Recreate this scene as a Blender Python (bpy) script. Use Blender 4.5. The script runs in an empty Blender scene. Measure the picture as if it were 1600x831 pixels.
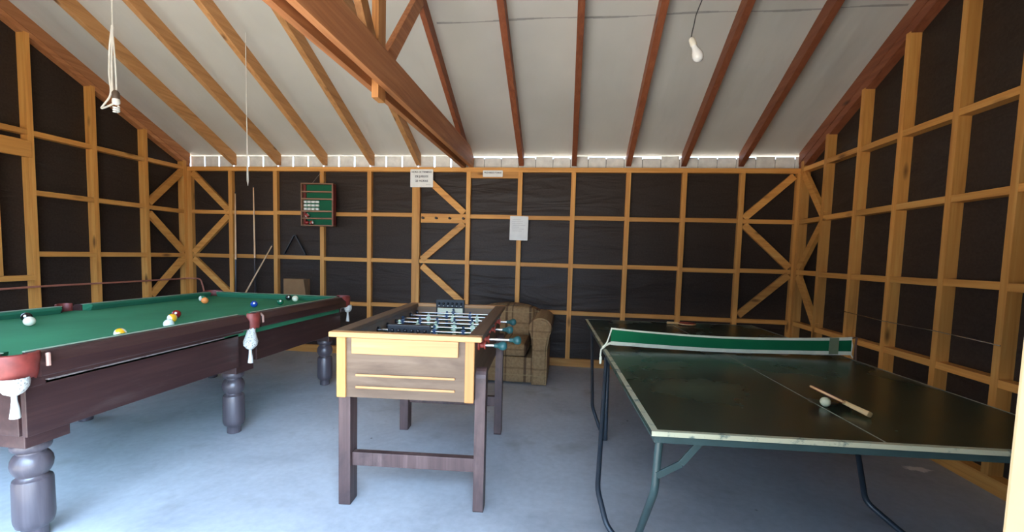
import bpy, bmesh, math, random
from mathutils import Vector, Matrix
random.seed(7)
S = bpy.context.scene
COL = S.collection
PI = math.pi

# ------------------------------------------------------------------ camera
F_PX, CY_PX, CAM_Z = 699.85, 448.17, 1.2888
cam_d = bpy.data.cameras.new('camera')
cam = bpy.data.objects.new('camera', cam_d); COL.objects.link(cam)
cam_d.sensor_width = 36.0; cam_d.lens = 36.0 * F_PX / 1600.0
cam_d.shift_y = (CY_PX - 415.5) / 1600.0
cam_d.clip_start = 0.02; cam_d.clip_end = 200
FW = Vector((-0.12150179, 0.99010766, -0.07017225))
RT = Vector((0.99195513, 0.12365064, 0.0271207))
UP = Vector((-0.03552925, 0.06631251, 0.99716615))
m = Matrix.Identity(4)
for i in range(3):
    m[i][0] = RT[i]; m[i][1] = UP[i]; m[i][2] = -FW[i]
m.translation = (0, 0, CAM_Z)
cam.matrix_world = m
S.camera = cam

# ------------------------------------------------------------------ exposure, sky and sun
S.view_settings.view_transform = 'Standard'
S.view_settings.look = 'None'
S.view_settings.gamma = 1.0
S.view_settings.use_curve_mapping = False
S.view_settings.exposure = 1.1
SKY_BASE, SKY_GLOW = 2.3, 16.0
w = bpy.data.worlds.new('world'); S.world = w; w.use_nodes = True
bg = w.node_tree.nodes['Background']
wn = w.node_tree
tcw = wn.nodes.new('ShaderNodeTexCoord'); dotn = wn.nodes.new('ShaderNodeVectorMath'); dotn.operation = 'DOT_PRODUCT'
dotn.inputs[1].default_value = Vector((0.50, -0.80, 0.68)).normalized()      # bright hazy part of the sky, behind the camera
wn.links.new(tcw.outputs['Generated'], dotn.inputs[0])
mx = wn.nodes.new('ShaderNodeMath'); mx.operation = 'MAXIMUM'; mx.inputs[1].default_value = 0.0
wn.links.new(dotn.outputs['Value'], mx.inputs[0])
pw = wn.nodes.new('ShaderNodeMath'); pw.operation = 'POWER'; pw.inputs[1].default_value = 7.0
wn.links.new(mx.outputs[0], pw.inputs[0])
mr = wn.nodes.new('ShaderNodeMapRange'); mr.inputs[3].default_value = SKY_BASE; mr.inputs[4].default_value = SKY_GLOW
wn.links.new(pw.outputs[0], mr.inputs[0]); wn.links.new(mr.outputs[0], bg.inputs[1])
bg.inputs[0].default_value = (0.49, 0.70, 1.0, 1)
sun_d = bpy.data.lights.new('sun', 'SUN'); sun_d.energy = 13.0; sun_d.angle = 0.01
sun_d.color = (1.0, 0.86, 0.66)
sun = bpy.data.objects.new('sun', sun_d); COL.objects.link(sun)
sun.rotation_euler = Vector((-0.25, 0.43, -0.87)).to_track_quat('-Z', 'Y').to_euler()

# ------------------------------------------------------------------ materials
def mat(name):
    M = bpy.data.materials.new(name); M.use_nodes = True
    nt = M.node_tree; b = nt.nodes['Principled BSDF']
    return M, nt, b
def N(nt, t, **k):
    n = nt.nodes.new(t)
    for a, v in k.items(): setattr(n, a, v)
    return n
def c4(c): return (c[0], c[1], c[2], 1)
def srgb(r, g, b):
    f = lambda v: (v/255/12.92) if v/255 <= .04045 else ((v/255+.055)/1.055)**2.4
    return (f(r), f(g), f(b))
def ramp(nt, fac, stops):
    r = N(nt, 'ShaderNodeValToRGB'); e = r.color_ramp.elements
    e[0].position = stops[0][0]; e[0].color = c4(stops[0][1])
    e[1].position = stops[-1][0]; e[1].color = c4(stops[-1][1])
    for p, c in stops[1:-1]:
        x = e.new(p); x.color = c4(c)
    nt.links.new(fac, r.inputs[0]); return r.outputs[0]
def noise(nt, scale=(1, 1, 1), s=5, detail=4, rough=.55, dist=0, coord='Object', loc=(0, 0, 0)):
    tc = N(nt, 'ShaderNodeTexCoord'); mp = N(nt, 'ShaderNodeMapping')
    mp.inputs['Scale'].default_value = scale; mp.inputs['Location'].default_value = loc
    nt.links.new(tc.outputs[coord], mp.inputs[0])
    n = N(nt, 'ShaderNodeTexNoise'); n.inputs['Scale'].default_value = s
    n.inputs['Detail'].default_value = detail; n.inputs['Roughness'].default_value = rough
    n.inputs['Distortion'].default_value = dist
    nt.links.new(mp.outputs[0], n.inputs['Vector']); return n.outputs[0]
def mix(nt, fac, a, b, mode='MIX'):
    x = N(nt, 'ShaderNodeMix', data_type='RGBA', blend_type=mode)
    for s, v in ((0, fac), (6, a), (7, b)):
        if isinstance(v, (int, float)): x.inputs[s].default_value = v
        elif isinstance(v, tuple): x.inputs[s].default_value = c4(v)
        else: nt.links.new(v, x.inputs[s])
    return x.outputs[2]
def bump(nt, b, h, strength=.2, dist=.01):
    n = N(nt, 'ShaderNodeBump'); n.inputs['Strength'].default_value = strength
    n.inputs['Distance'].default_value = dist
    nt.links.new(h, n.inputs['Height']); nt.links.new(n.outputs[0], b.inputs['Normal'])
def plain(name, col, rough=.5, metal=0, spec=.5, var=.12, s=12, coat=0):
    M, nt, b = mat(name)
    n = noise(nt, s=s)
    lo = tuple(c*(1-var) for c in col); hi = tuple(min(1, c*(1+var)) for c in col)
    nt.links.new(ramp(nt, n, [(.3, lo), (.7, hi)]), b.inputs['Base Color'])
    b.inputs['Roughness'].default_value = rough; b.inputs['Metallic'].default_value = metal
    b.inputs['Specular IOR Level'].default_value = spec; b.inputs['Coat Weight'].default_value = coat
    return M
def wood(name, dark, mid, light, axis='Z', rough=.6, knots=True, coat=0, fine=1.0, world=False):
    M, nt, b = mat(name)
    k = {'X': (1.2, 26, 26), 'Y': (26, 1.2, 26), 'Z': (26, 26, 1.2)}[axis]
    k = tuple(v*fine for v in k)
    g = noise(nt, k, 1.0, 5, .6, .6)
    big = noise(nt, (1, 1, 1), 1.7, 2)
    col = ramp(nt, g, [(.28, dark), (.5, mid), (.75, light)])
    col = mix(nt, ramp(nt, big, [(.35, (.0, .0, .0)), (.7, (.55, .55, .55))]), col, mid)
    oi = N(nt, 'ShaderNodeObjectInfo')
    r = N(nt, 'ShaderNodeMapRange'); r.inputs[3].default_value = .82; r.inputs[4].default_value = 1.16
    nt.links.new(oi.outputs['Random'], r.inputs[0])
    hsv = N(nt, 'ShaderNodeHueSaturation'); nt.links.new(r.outputs[0], hsv.inputs['Value'])
    nt.links.new(col, hsv.inputs['Color']); col = hsv.outputs[0]
    if knots:
        tc = N(nt, 'ShaderNodeTexCoord'); mp = N(nt, 'ShaderNodeMapping')
        mp.inputs['Scale'].default_value = {'X': (2.2, 7, 7), 'Y': (7, 2.2, 7), 'Z': (7, 7, 2.2)}[axis]
        nt.links.new(tc.outputs['Object'], mp.inputs[0])
        v = N(nt, 'ShaderNodeTexVoronoi'); v.inputs['Scale'].default_value = .9
        nt.links.new(mp.outputs[0], v.inputs['Vector'])
        kn = ramp(nt, v.outputs['Distance'], [(.05, (1, 1, 1)), (.16, (0, 0, 0))])
        col = mix(nt, kn, col, tuple(c*.42 for c in dark))
    nt.links.new(col, b.inputs['Base Color'])
    b.inputs['Roughness'].default_value = rough; b.inputs['Coat Weight'].default_value = coat
    bump(nt, b, g, .15, .003)
    return M

PINE = {a: wood('pine_' + a.lower(), srgb(184, 120, 54), srgb(214, 150, 74), srgb(228, 174, 98), a) for a in 'XYZ'}
RAFT = wood('rafter_pine', srgb(158, 108, 62), srgb(188, 136, 84), srgb(206, 156, 104), 'Y')
REDW = wood('shaded_red_pine', srgb(116, 62, 38), srgb(142, 80, 50), srgb(160, 98, 66), 'Y')  # rafter pine with shade mixed in, for roof timbers from the truss rightwards
TRUS = wood('truss_pine', srgb(146, 90, 52), srgb(178, 116, 72), srgb(200, 142, 94), 'Y', .6, False)
TRUSZ = wood('truss_post_pine', srgb(150, 96, 50), srgb(186, 128, 72), srgb(208, 156, 96), 'Z')
DARKW = wood('dark_stained_wood', srgb(48, 28, 28), srgb(60, 38, 36), srgb(78, 52, 48), 'Y', .42, False, .15)
DARKL = wood('worn_leg_wood', srgb(56, 48, 52), srgb(74, 66, 70), srgb(98, 90, 92), 'Z', .38, False, .3)
FOOSW = wood('faded_board', srgb(92, 70, 52), srgb(116, 92, 70), srgb(136, 112, 90), 'X', .6, False, fine=.8)
SCUFF = None
FOOSS = wood('foosball_side_wood', srgb(84, 62, 46), srgb(104, 80, 60), srgb(122, 98, 76), 'Y', .5, False)
FOOSL = wood('foosball_leg_wood', srgb(62, 42, 40), srgb(82, 60, 56), srgb(116, 92, 86), 'Z', .5, False)
PALEX = wood('pale_pine_x', srgb(178, 122, 70), srgb(196, 142, 88), srgb(212, 162, 110), 'X', .5, False)
PALEZ = wood('pale_pine_z', srgb(170, 108, 52), srgb(188, 128, 68), srgb(204, 148, 86), 'Z', .5, False)

def add_grime(M, col, lo=.5, hi=.68, scale=(2, 2, 9), s=1.0, amt=.7):
    nt = M.node_tree; b = nt.nodes['Principled BSDF']; src = b.inputs['Base Color'].links[0].from_socket
    g = noise(nt, scale, s, 6, .65, .5, loc=(2.3, 1.1, .4))
    nt.links.new(mix(nt, ramp(nt, g, [(lo, (0, 0, 0)), (hi, (amt, amt, amt))]), src, col), b.inputs['Base Color'])
add_grime(FOOSW, srgb(78, 56, 38)); add_grime(FOOSL, srgb(40, 28, 30), scale=(4, 4, 3)); add_grime(DARKW, srgb(92, 78, 74), .58, .75, (6, 3, 20), .8, .35)
def paper_mat():
    M, nt, b = mat('black_building_paper')
    n = noise(nt, (.9, .9, 5.0), 1.0, 3, .5, 1.2)
    n2 = noise(nt, (1, 1, 1), 60, 2)
    nt.links.new(ramp(nt, n2, [(.3, (.030, .020, .015)), (.7, (.044, .031, .024))]), b.inputs['Base Color'])
    b.inputs['Roughness'].default_value = .45
    b.inputs['Specular IOR Level'].default_value = .20
    bump(nt, b, n, .38, .06)
    return M
PAPER = paper_mat()
def floor_mat():
    M, nt, b = mat('worn_concrete')
    a = noise(nt, s=1.1, detail=8, rough=.65, dist=.4); f = noise(nt, s=26, detail=5)
    c = ramp(nt, a, [(.3, (.34, .36, .39)), (.5, (.455, .48, .51)), (.72, (.55, .58, .615))])
    c = mix(nt, .35, c, ramp(nt, f, [(.3, (.72, .72, .72)), (.7, (1.1, 1.1, 1.1))]), 'MULTIPLY')
    st = noise(nt, s=2.3, detail=3, loc=(3.1, 1.2, 0))
    c = mix(nt, ramp(nt, st, [(.60, (0, 0, 0)), (.74, (.5, .5, .5))]), c, (.22, .21, .19))
    tc = N(nt, 'ShaderNodeTexCoord'); v = N(nt, 'ShaderNodeTexVoronoi'); v.inputs['Scale'].default_value = 2.6
    nt.links.new(tc.outputs['Object'], v.inputs['Vector'])
    c = mix(nt, ramp(nt, v.outputs['Distance'], [(.012, (1, 1, 1)), (.03, (0, 0, 0))]), c, (.06, .06, .06))
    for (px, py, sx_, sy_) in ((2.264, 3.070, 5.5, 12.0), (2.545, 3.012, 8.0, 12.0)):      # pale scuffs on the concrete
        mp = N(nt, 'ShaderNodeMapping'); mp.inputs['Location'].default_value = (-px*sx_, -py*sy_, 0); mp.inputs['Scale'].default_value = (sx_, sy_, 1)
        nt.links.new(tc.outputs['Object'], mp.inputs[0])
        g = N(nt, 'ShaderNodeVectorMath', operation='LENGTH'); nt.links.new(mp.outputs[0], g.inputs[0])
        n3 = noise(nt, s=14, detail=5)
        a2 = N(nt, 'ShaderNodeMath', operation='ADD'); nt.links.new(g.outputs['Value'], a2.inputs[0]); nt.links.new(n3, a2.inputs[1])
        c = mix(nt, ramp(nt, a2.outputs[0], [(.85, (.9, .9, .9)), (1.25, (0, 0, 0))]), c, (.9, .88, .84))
    nt.links.new(c, b.inputs['Base Color'])
    b.inputs['Roughness'].default_value = .5
    bump(nt, b, f, .12, .004)
    return M
FLOOR = floor_mat()
def ceil_mat():
    M, nt, b = mat('pale_roof_lining')
    a = noise(nt, (1, 1, 1), 1.2, 3); f = noise(nt, (2.2, .5, 1), 1.5, 3)
    nt.links.new(ramp(nt, a, [(.3, (.54, .53, .48)), (.7, (.62, .605, .55))]), b.inputs['Base Color'])
    b.inputs['Roughness'].default_value = .55
    bump(nt, b, f, .35, .06)
    return M
CEIL = ceil_mat()
SEAM = plain('seam_tape', (.33, .32, .30), .7)
WHITEP = plain('white_eave_board', (.80, .79, .74), .6)
PAPERW = plain('white_paper', (.86, .85, .80), .7, var=.04)
INK = plain('black_ink', (.03, .03, .03), .7)
GREYINK = plain('faint_grey_ink', (.52, .50, .48), .7)
GROUND = plain('dry_ground', (.52, .45, .36), .9, s=2)
def felt(name, col, rough=.95):
    M, nt, b = mat(name)
    n = noise(nt, s=2.0, detail=4); f = noise(nt, s=400, detail=2)
    nt.links.new(ramp(nt, n, [(.3, tuple(c*.85 for c in col)), (.7, tuple(c*1.15 for c in col))]), b.inputs['Base Color'])
    b.inputs['Roughness'].default_value = rough; b.inputs['Specular IOR Level'].default_value = .2
    bump(nt, b, f, .1, .001); return M
CLOTH = felt('green_pool_cloth', srgb(58, 130, 92))
CUSH = felt('green_cushion_cloth', srgb(48, 112, 82))
CEDGE = plain('lit_cloth_edge', srgb(150, 168, 140), .9)  # light caught along the cushion tops, put in as a pale colour
LEATH = plain('red_brown_leather', srgb(122, 50, 42), .5, var=.3, s=20)
NETW = plain('white_net_cord', (.58, .58, .52), .8)
def netcord():
    M, nt, b = mat('white_string_net')
    tc = N(nt, 'ShaderNodeTexCoord'); v = N(nt, 'ShaderNodeTexVoronoi'); v.inputs['Scale'].default_value = 95
    nt.links.new(tc.outputs['Object'], v.inputs['Vector'])
    nt.links.new(ramp(nt, v.outputs['Distance'], [(.18, (.22, .21, .19)), (.40, (.58, .58, .52))]), b.inputs['Base Color'])
    b.inputs['Roughness'].default_value = .8; bump(nt, b, v.outputs['Distance'], .5, .004); return M
NETM = netcord()
STEEL = plain('chromed_rod', (.78, .80, .80), .22, 1.0, var=.03)
TEALP = plain('teal_plastic', srgb(44, 92, 92), .35)
REDP = plain('red_plastic', srgb(176, 72, 58), .4)
BLKP = plain('black_plastic', (.012, .012, .014), .35)
TEALM = plain('teal_painted_metal', srgb(54, 74, 74), .4, 0, var=.2, s=8)
DARKM = plain('dark_blue_pipe', srgb(46, 54, 62), .35, 0, var=.2)
def tt_mat():
    M, nt, b = mat('worn_green_table_top')
    a = noise(nt, s=2.2, detail=5, rough=.55, dist=.15); f = noise(nt, s=30, detail=4)
    c = ramp(nt, a, [(.32, srgb(20, 42, 32)), (.55, srgb(32, 54, 42)), (.80, srgb(84, 104, 82))])
    c = mix(nt, .3, c, ramp(nt, f, [(.3, (.7, .7, .7)), (.7, (1.1, 1.1, 1.1))]), 'MULTIPLY')
    nt.links.new(c, b.inputs['Base Color'])
    r = N(nt, 'ShaderNodeMapRange'); r.inputs[3].default_value = .18; r.inputs[4].default_value = .36
    nt.links.new(a, r.inputs[0]); nt.links.new(r.outputs[0], b.inputs['Roughness']); return M
TTOP = tt_mat()
def worn_line(name, base, under):
    M, nt, b = mat(name); n = noise(nt, s=14, detail=6, rough=.7)
    nt.links.new(ramp(nt, n, [(.36, under), (.46, base)]), b.inputs['Base Color'])
    b.inputs['Roughness'].default_value = .6; return M
TLINE = worn_line('worn_cream_edge_line', srgb(186, 186, 158), srgb(90, 110, 104))
SCUFF = worn_line('scuffed_edge', srgb(120, 112, 106), srgb(72, 50, 48))
TLINE2 = worn_line('thin_white_line', srgb(150, 150, 134), srgb(110, 112, 100))
NETG = felt('green_net_mesh', srgb(20, 102, 62))
NETTAPE = plain('cream_net_tape', (.72, .72, .54), .8)
RUBR = plain('red_bat_rubber', srgb(160, 60, 44), .6)
BATW = wood('bat_wood', srgb(200, 156, 96), srgb(226, 186, 126), srgb(240, 208, 152), 'X', .5, False)
CREAM = plain('cream_plastic_ball', srgb(222, 218, 178), .35, var=.03)
BRKT = plain('tan_bracket', srgb(176, 136, 120), .5)
CARD = plain('brown_cardboard', srgb(140, 104, 68), .85, var=.08)
CABLE = plain('white_flex', (.70, .68, .62), .5)
DCABLE = plain('dark_flex', (.05, .05, .05), .5)
BULBG = plain('frosted_white_bulb', (.85, .85, .82), .2, var=.02)
SOCK = plain('cream_socket', (.78, .74, .62), .4)
PIPEP = plain('copper_pipe', srgb(176, 112, 92), .45)
RACKW = wood('score_rack_wood', srgb(124, 86, 60), srgb(148, 108, 80), srgb(168, 128, 100), 'X', .55, False)
REDWD = plain('dark_red_wood', srgb(118, 44, 36), .5)
CUEW = wood('cue_maple', srgb(196, 150, 104), srgb(214, 176, 132), srgb(228, 196, 158), 'Z', .35, False)
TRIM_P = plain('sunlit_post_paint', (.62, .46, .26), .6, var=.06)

def plaid_mat():
    M, nt, b = mat('brown_plaid_upholstery')
    tc = N(nt, 'ShaderNodeTexCoord'); sp = N(nt, 'ShaderNodeSeparateXYZ'); nt.links.new(tc.outputs['Object'], sp.inputs[0])
    col = ramp(nt, noise(nt, s=40, detail=3), [(.3, srgb(136, 108, 74)), (.7, srgb(160, 130, 92))])
    def stripes(out, period, duty, offs, colr, col, fac=.7):
        a = N(nt, 'ShaderNodeMath', operation='ADD'); a.inputs[1].default_value = offs + 50*period; nt.links.new(out, a.inputs[0])
        d = N(nt, 'ShaderNodeMath', operation='DIVIDE'); d.inputs[1].default_value = period; nt.links.new(a.outputs[0], d.inputs[0])
        f = N(nt, 'ShaderNodeMath', operation='FRACT'); nt.links.new(d.outputs[0], f.inputs[0])
        l = N(nt, 'ShaderNodeMath', operation='LESS_THAN'); l.inputs[1].default_value = duty; nt.links.new(f.outputs[0], l.inputs[0])
        mm = N(nt, 'ShaderNodeMath', operation='MULTIPLY'); mm.inputs[1].default_value = fac; nt.links.new(l.outputs[0], mm.inputs[0])
        return mix(nt, mm.outputs[0], col, colr)
    col = stripes(sp.outputs[0], .26, .10, .02, srgb(64, 40, 26), col, .75)
    col = stripes(sp.outputs[0], .26, .06, -.05, srgb(70, 46, 30), col, .6)
    col = stripes(sp.outputs[2], .19, .09, .03, srgb(84, 58, 38), col, .4)
    col = stripes(sp.outputs[2], .19, .06, .095, srgb(160, 136, 96), col, .5)
    nt.links.new(col, b.inputs['Base Color']); b.inputs['Roughness'].default_value = .95
    bump(nt, b, noise(nt, s=9, detail=4), .5, .02); return M
PLAID = plaid_mat()

def ball_mat(name, col, stripe=False, axis=(0, .3, .95), spot=(.5, -.7, .35)):
    M, nt, b = mat(name)
    white = (.76, .74, .60)
    tc = N(nt, 'ShaderNodeTexCoord')
    def dotv(ax):
        d = N(nt, 'ShaderNodeVectorMath', operation='DOT_PRODUCT'); a = Vector(ax).normalized()
        d.inputs[1].default_value = a; nt.links.new(tc.outputs['Object'], d.inputs[0]); return d.outputs['Value']
    def step(v, t, op='GREATER_THAN'):
        s = N(nt, 'ShaderNodeMath', operation=op); s.inputs[1].default_value = t; nt.links.new(v, s.inputs[0]); return s.outputs[0]
    c = mix(nt, 1.0, col, col)
    if stripe:
        ab = N(nt, 'ShaderNodeMath', operation='ABSOLUTE'); nt.links.new(dotv(axis), ab.inputs[0])
        c = mix(nt, step(ab.outputs[0], .0145), col, white)
    c = mix(nt, step(dotv(spot), .0268), c, white)
    nt.links.new(c, b.inputs['Base Color']); b.inputs['Roughness'].default_value = .12
    b.inputs['Coat Weight'].default_value = .5; return M

# ------------------------------------------------------------------ mesh helpers
def new(): return bmesh.new()
def box(bm, x0, x1, y0, y1, z0, z1, bev=0, M=None):
    vs = [bm.verts.new(p) for p in ((x0, y0, z0), (x1, y0, z0), (x1, y1, z0), (x0, y1, z0), (x0, y0, z1), (x1, y0, z1), (x1, y1, z1), (x0, y1, z1))]
    fs = [bm.faces.new([vs[i] for i in f]) for f in ((3, 2, 1, 0), (4, 5, 6, 7), (0, 1, 5, 4), (1, 2, 6, 5), (2, 3, 7, 6), (3, 0, 4, 7))]
    if bev:
        es = list({e for f in fs for e in f.edges})
        r = bmesh.ops.bevel(bm, geom=es, offset=bev, segments=2, affect='EDGES', profile=.6)
        vs = list({v for v in vs if v.is_valid} | set(r['verts']))
    if M is not None:
        for v in vs: v.co = M @ v.co
    return vs
def beam(bm, a, b, wdt, thk, side=(0, 1, 0), bev=.002):
    """a bar of rectangular section from a to b; thk is measured along 'side'"""
    a = Vector(a); b = Vector(b); d = b - a; L = d.length; d.normalize()
    s = Vector(side); s = (s - d * s.dot(d)).normalized(); u = s.cross(d)
    M = Matrix((( u.x, s.x, d.x, a.x), (u.y, s.y, d.y, a.y), (u.z, s.z, d.z, a.z), (0, 0, 0, 1)))
    box(bm, -wdt/2, wdt/2, -thk/2, thk/2, 0, L, bev, M)
def prism(bm, pts, x0, x1, axis='X'):
    """pts: closed outline in the two other axes, extruded along axis"""
    def P(t, p):
        return {'X': (t, p[0], p[1]), 'Y': (p[0], t, p[1]), 'Z': (p[0], p[1], t)}[axis]
    A = [bm.verts.new(P(x0, p)) for p in pts]; B = [bm.verts.new(P(x1, p)) for p in pts]
    bm.faces.new(A); bm.faces.new(list(reversed(B)))
    n = len(pts)
    for i in range(n): bm.faces.new((A[i], B[i], B[(i+1) % n], A[(i+1) % n]))
    bmesh.ops.recalc_face_normals(bm, faces=bm.faces[:])
def lathe(bm, prof, seg=28, M=None):
    rings = []
    for r, z in prof:
        if r < 1e-5: rings.append([bm.verts.new((0, 0, z))])
        else: rings.append([bm.verts.new((r*math.cos(2*PI*i/seg), r*math.sin(2*PI*i/seg), z)) for i in range(seg)])
    for A, B in zip(rings, rings[1:]):
        for i in range(seg):
            j = (i+1) % seg
            if len(A) == 1 and len(B) == 1: continue
            if len(A) == 1: bm.faces.new((A[0], B[i], B[j]))
            elif len(B) == 1: bm.faces.new((A[i], B[0], A[j]))
            else: bm.faces.new((A[i], B[i], B[j], A[j]))
    for R in (rings[0], rings[-1]):
        if len(R) > 1: bm.faces.new(R)
    bmesh.ops.recalc_face_normals(bm, faces=bm.faces[:])
    if M is not None:
        for R in rings:
            for v in R: v.co = M @ v.co
def tube(bm, pts, r, seg=10, cap=True):
    pts = [Vector(p) for p in pts]; rings = []; prev = None
    rr = r if isinstance(r, (list, tuple)) else [r]*len(pts)
    for i, p in enumerate(pts):
        t = (pts[min(i+1, len(pts)-1)] - pts[max(i-1, 0)]).normalized()
        if prev is None:
            u = t.cross(Vector((0, 0, 1)))
            if u.length < .05: u = t.cross(Vector((1, 0, 0)))
        else: u = prev - t * prev.dot(t)
        u.normalize(); prev = u; v = t.cross(u)
        rings.append([bm.verts.new(p + (u*math.cos(2*PI*k/seg) + v*math.sin(2*PI*k/seg))*rr[i]) for k in range(seg)])
    for A, B in zip(rings, rings[1:]):
        for k in range(seg): bm.faces.new((A[k], A[(k+1) % seg], B[(k+1) % seg], B[k]))
    if cap: bm.faces.new(rings[0]); bm.faces.new(rings[-1])
    bmesh.ops.recalc_face_normals(bm, faces=bm.faces[:])
def smooth_path(pts, n=6, rad=.06):
    """round the corners of a polyline"""
    pts = [Vector(p) for p in pts]; out = [pts[0]]
    for i in range(1, len(pts)-1):
        a = pts[i] + (pts[i-1]-pts[i]).normalized()*min(rad, (pts[i-1]-pts[i]).length*.45)
        b = pts[i] + (pts[i+1]-pts[i]).normalized()*min(rad, (pts[i+1]-pts[i]).length*.45)
        for k in range(n+1):
            t = k/n; out.append(a*(1-t)**2 + pts[i]*2*t*(1-t) + b*t*t)
    out.append(pts[-1]); return out
def sphere(bm, c, r, sx=1, sy=1, sz=1, u=24, v=14):
    g = bmesh.ops.create_uvsphere(bm, u_segments=u, v_segments=v, radius=r)
    for q in g['verts']: q.co = Vector((q.co.x*sx, q.co.y*sy, q.co.z*sz)) + Vector(c)
def obj(name, bm, M, parent=None, smooth=False, kind=None, label=None, origin=None):
    me = bpy.data.meshes.new(name)
    if origin is not None:
        for v in bm.verts: v.co -= Vector(origin)
    bm.to_mesh(me); bm.free()
    me.materials.append(M)
    if smooth:
        for p in me.polygons: p.use_smooth = True
        try: me.set_sharp_from_angle(angle=math.radians(38))
        except Exception: pass
    o = bpy.data.objects.new(name, me); COL.objects.link(o)
    if origin is not None: o.location = origin
    if parent: o.parent = parent
    if kind: o['kind'] = kind
    if label: o['label'] = label
    return o
def thing(name, label, cat, loc=(0, 0, 0), rotz=0, group=None):
    o = bpy.data.objects.new(name, None); COL.objects.link(o)
    o.empty_display_size = .1
    o.location = loc; o.rotation_euler = (0, 0, rotz); o['label'] = label; o['category'] = cat
    if group: o['group'] = group
    return o
def tag(o, label, cat, group=None):
    o['label'] = label; o['category'] = cat
    if group: o['group'] = group
    return o
def copy_thing(o, loc, rotz, label, group=None):
    r = o.copy(); COL.objects.link(r); r.location = loc; r.rotation_euler = (0, 0, rotz); r['label'] = label
    if group: r['group'] = group
    for ch in list(o.children):
        c = ch.copy(); COL.objects.link(c); c.parent = r
        for g in ch.children:
            d = g.copy(); COL.objects.link(d); d.parent = c
    return r
def lettering(text, size, M, parent, world, bold=.0, align='CENTER', name='lettering'):
    cu = bpy.data.curves.new(name, 'FONT'); cu.body = text; cu.size = size
    cu.align_x = align; cu.align_y = 'CENTER'; cu.extrude = .0004; cu.offset = bold
    t = bpy.data.objects.new(name + '_src', cu); COL.objects.link(t)
    dg = bpy.context.evaluated_depsgraph_get(); dg.update()
    me = bpy.data.meshes.new_from_object(t.evaluated_get(dg))
    bpy.data.objects.remove(t)
    me.materials.clear(); me.materials.append(M)
    o = bpy.data.objects.new(name, me); COL.objects.link(o)
    o.parent = parent; o.matrix_world = world
    return o

# ------------------------------------------------------------------ room shell
XL, XR, YB, YF = -4.873, 2.459, 5.251, 0.31
DB, DS = .05, .08                      # depth of the framing in front of the paper: back, sides
SL = .479; YR = 2.78
def zc(y): return 2.51 + SL*(YB - y) if y >= YR else 2.51 + SL*(YB - YR) - SL*(YR - y)
def zr(y): return zc(y) - .107
XO0, XO1 = XL-DS, XR+DS

bm = new(); box(bm, XO0-.1, XO1+.1, YF-.25, YB+.2, -.12, 0)
floor = obj('floor', bm, FLOOR, kind='structure')
bm = new(); box(bm, -40, 40, -40, 40, -.30, -.125)
obj('trim_1', bm, GROUND, kind='structure', label='sunlit ground outside the shed')

# ceiling: two pitches
bm = new()
prism(bm, [(YB+.115, zc(YB+.115)), (YR, zc(YR)), (YF-.5, zc(YF-.5)), (YF-.5, zc(YF-.5)+.03), (YR, zc(YR)+.03), (YB+.115, zc(YB+.115)+.03)], XO0-.15, XO1+.15)
ceiling = obj('ceiling', bm, CEIL, kind='structure')
RX = [-4.249, -3.64, -3.022, -2.411, -1.825, -1.188, -.579, .034, .647, 1.254, 1.864]
RX = [x*1.002 for x in RX]
def rafter(x, M, name='rafter', wd=.055, dz=.137, off=0, y1=YB+.07):
    bm = new()
    top = off + .001
    prism(bm, [(y1, zc(y1)-top-dz), (y1, zc(y1)-top), (YR+.02, zc(YR+.02)-top), (YR+.02, zc(YR+.02)-top-dz)], x-wd/2, x+wd/2)
    r = obj(name, bm, M, ceiling)
    return r
for i, x in enumerate(RX):
    if i == 5: continue
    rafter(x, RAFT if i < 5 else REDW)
# front pitch rafters (mirror)
for i, x in enumerate(RX):
    if i == 5: continue
    bm = new(); y0 = YF-.05
    prism(bm, [(y0, zc(y0)-.138), (y0, zc(y0)-.001), (YR-.02, zc(YR-.02)-.001), (YR-.02, zc(YR-.02)-.138)], x-.025, x+.025)
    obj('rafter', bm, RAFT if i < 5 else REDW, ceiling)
bm = new(); box(bm, XL, XR, YR-.018, YR+.018, zc(YR)-.16, zc(YR)-.02)
obj('ridge_board', bm, PINE['X'], ceiling)
# seam tape across the lining, between the rafters
for ys, xs in ((3.78, RX[5:]+[XR]), (3.60, RX[:6])):
    bm = new()
    for a, b_ in zip(xs, xs[1:]):
        n = 8
        for k in range(n):
            u0 = a+.03+(b_-a-.06)*k/n; u1 = a+.03+(b_-a-.06)*(k+1)/n
            yy = ys + .006*math.sin(u0*5)
            wv = .006 + .003*math.sin(u0*9)
            vs = [bm.verts.new((u, y, zc(y)-.003)) for u, y in ((u0, yy-wv), (u1, yy-wv), (u1, yy+wv), (u0, yy+wv))]
            bm.faces.new(vs)
    if ys > 3.7: obj('seam', bm, SEAM, ceiling)
    else: bm.free()

def jit(v): return v + random.uniform(-.006, .006)

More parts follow.
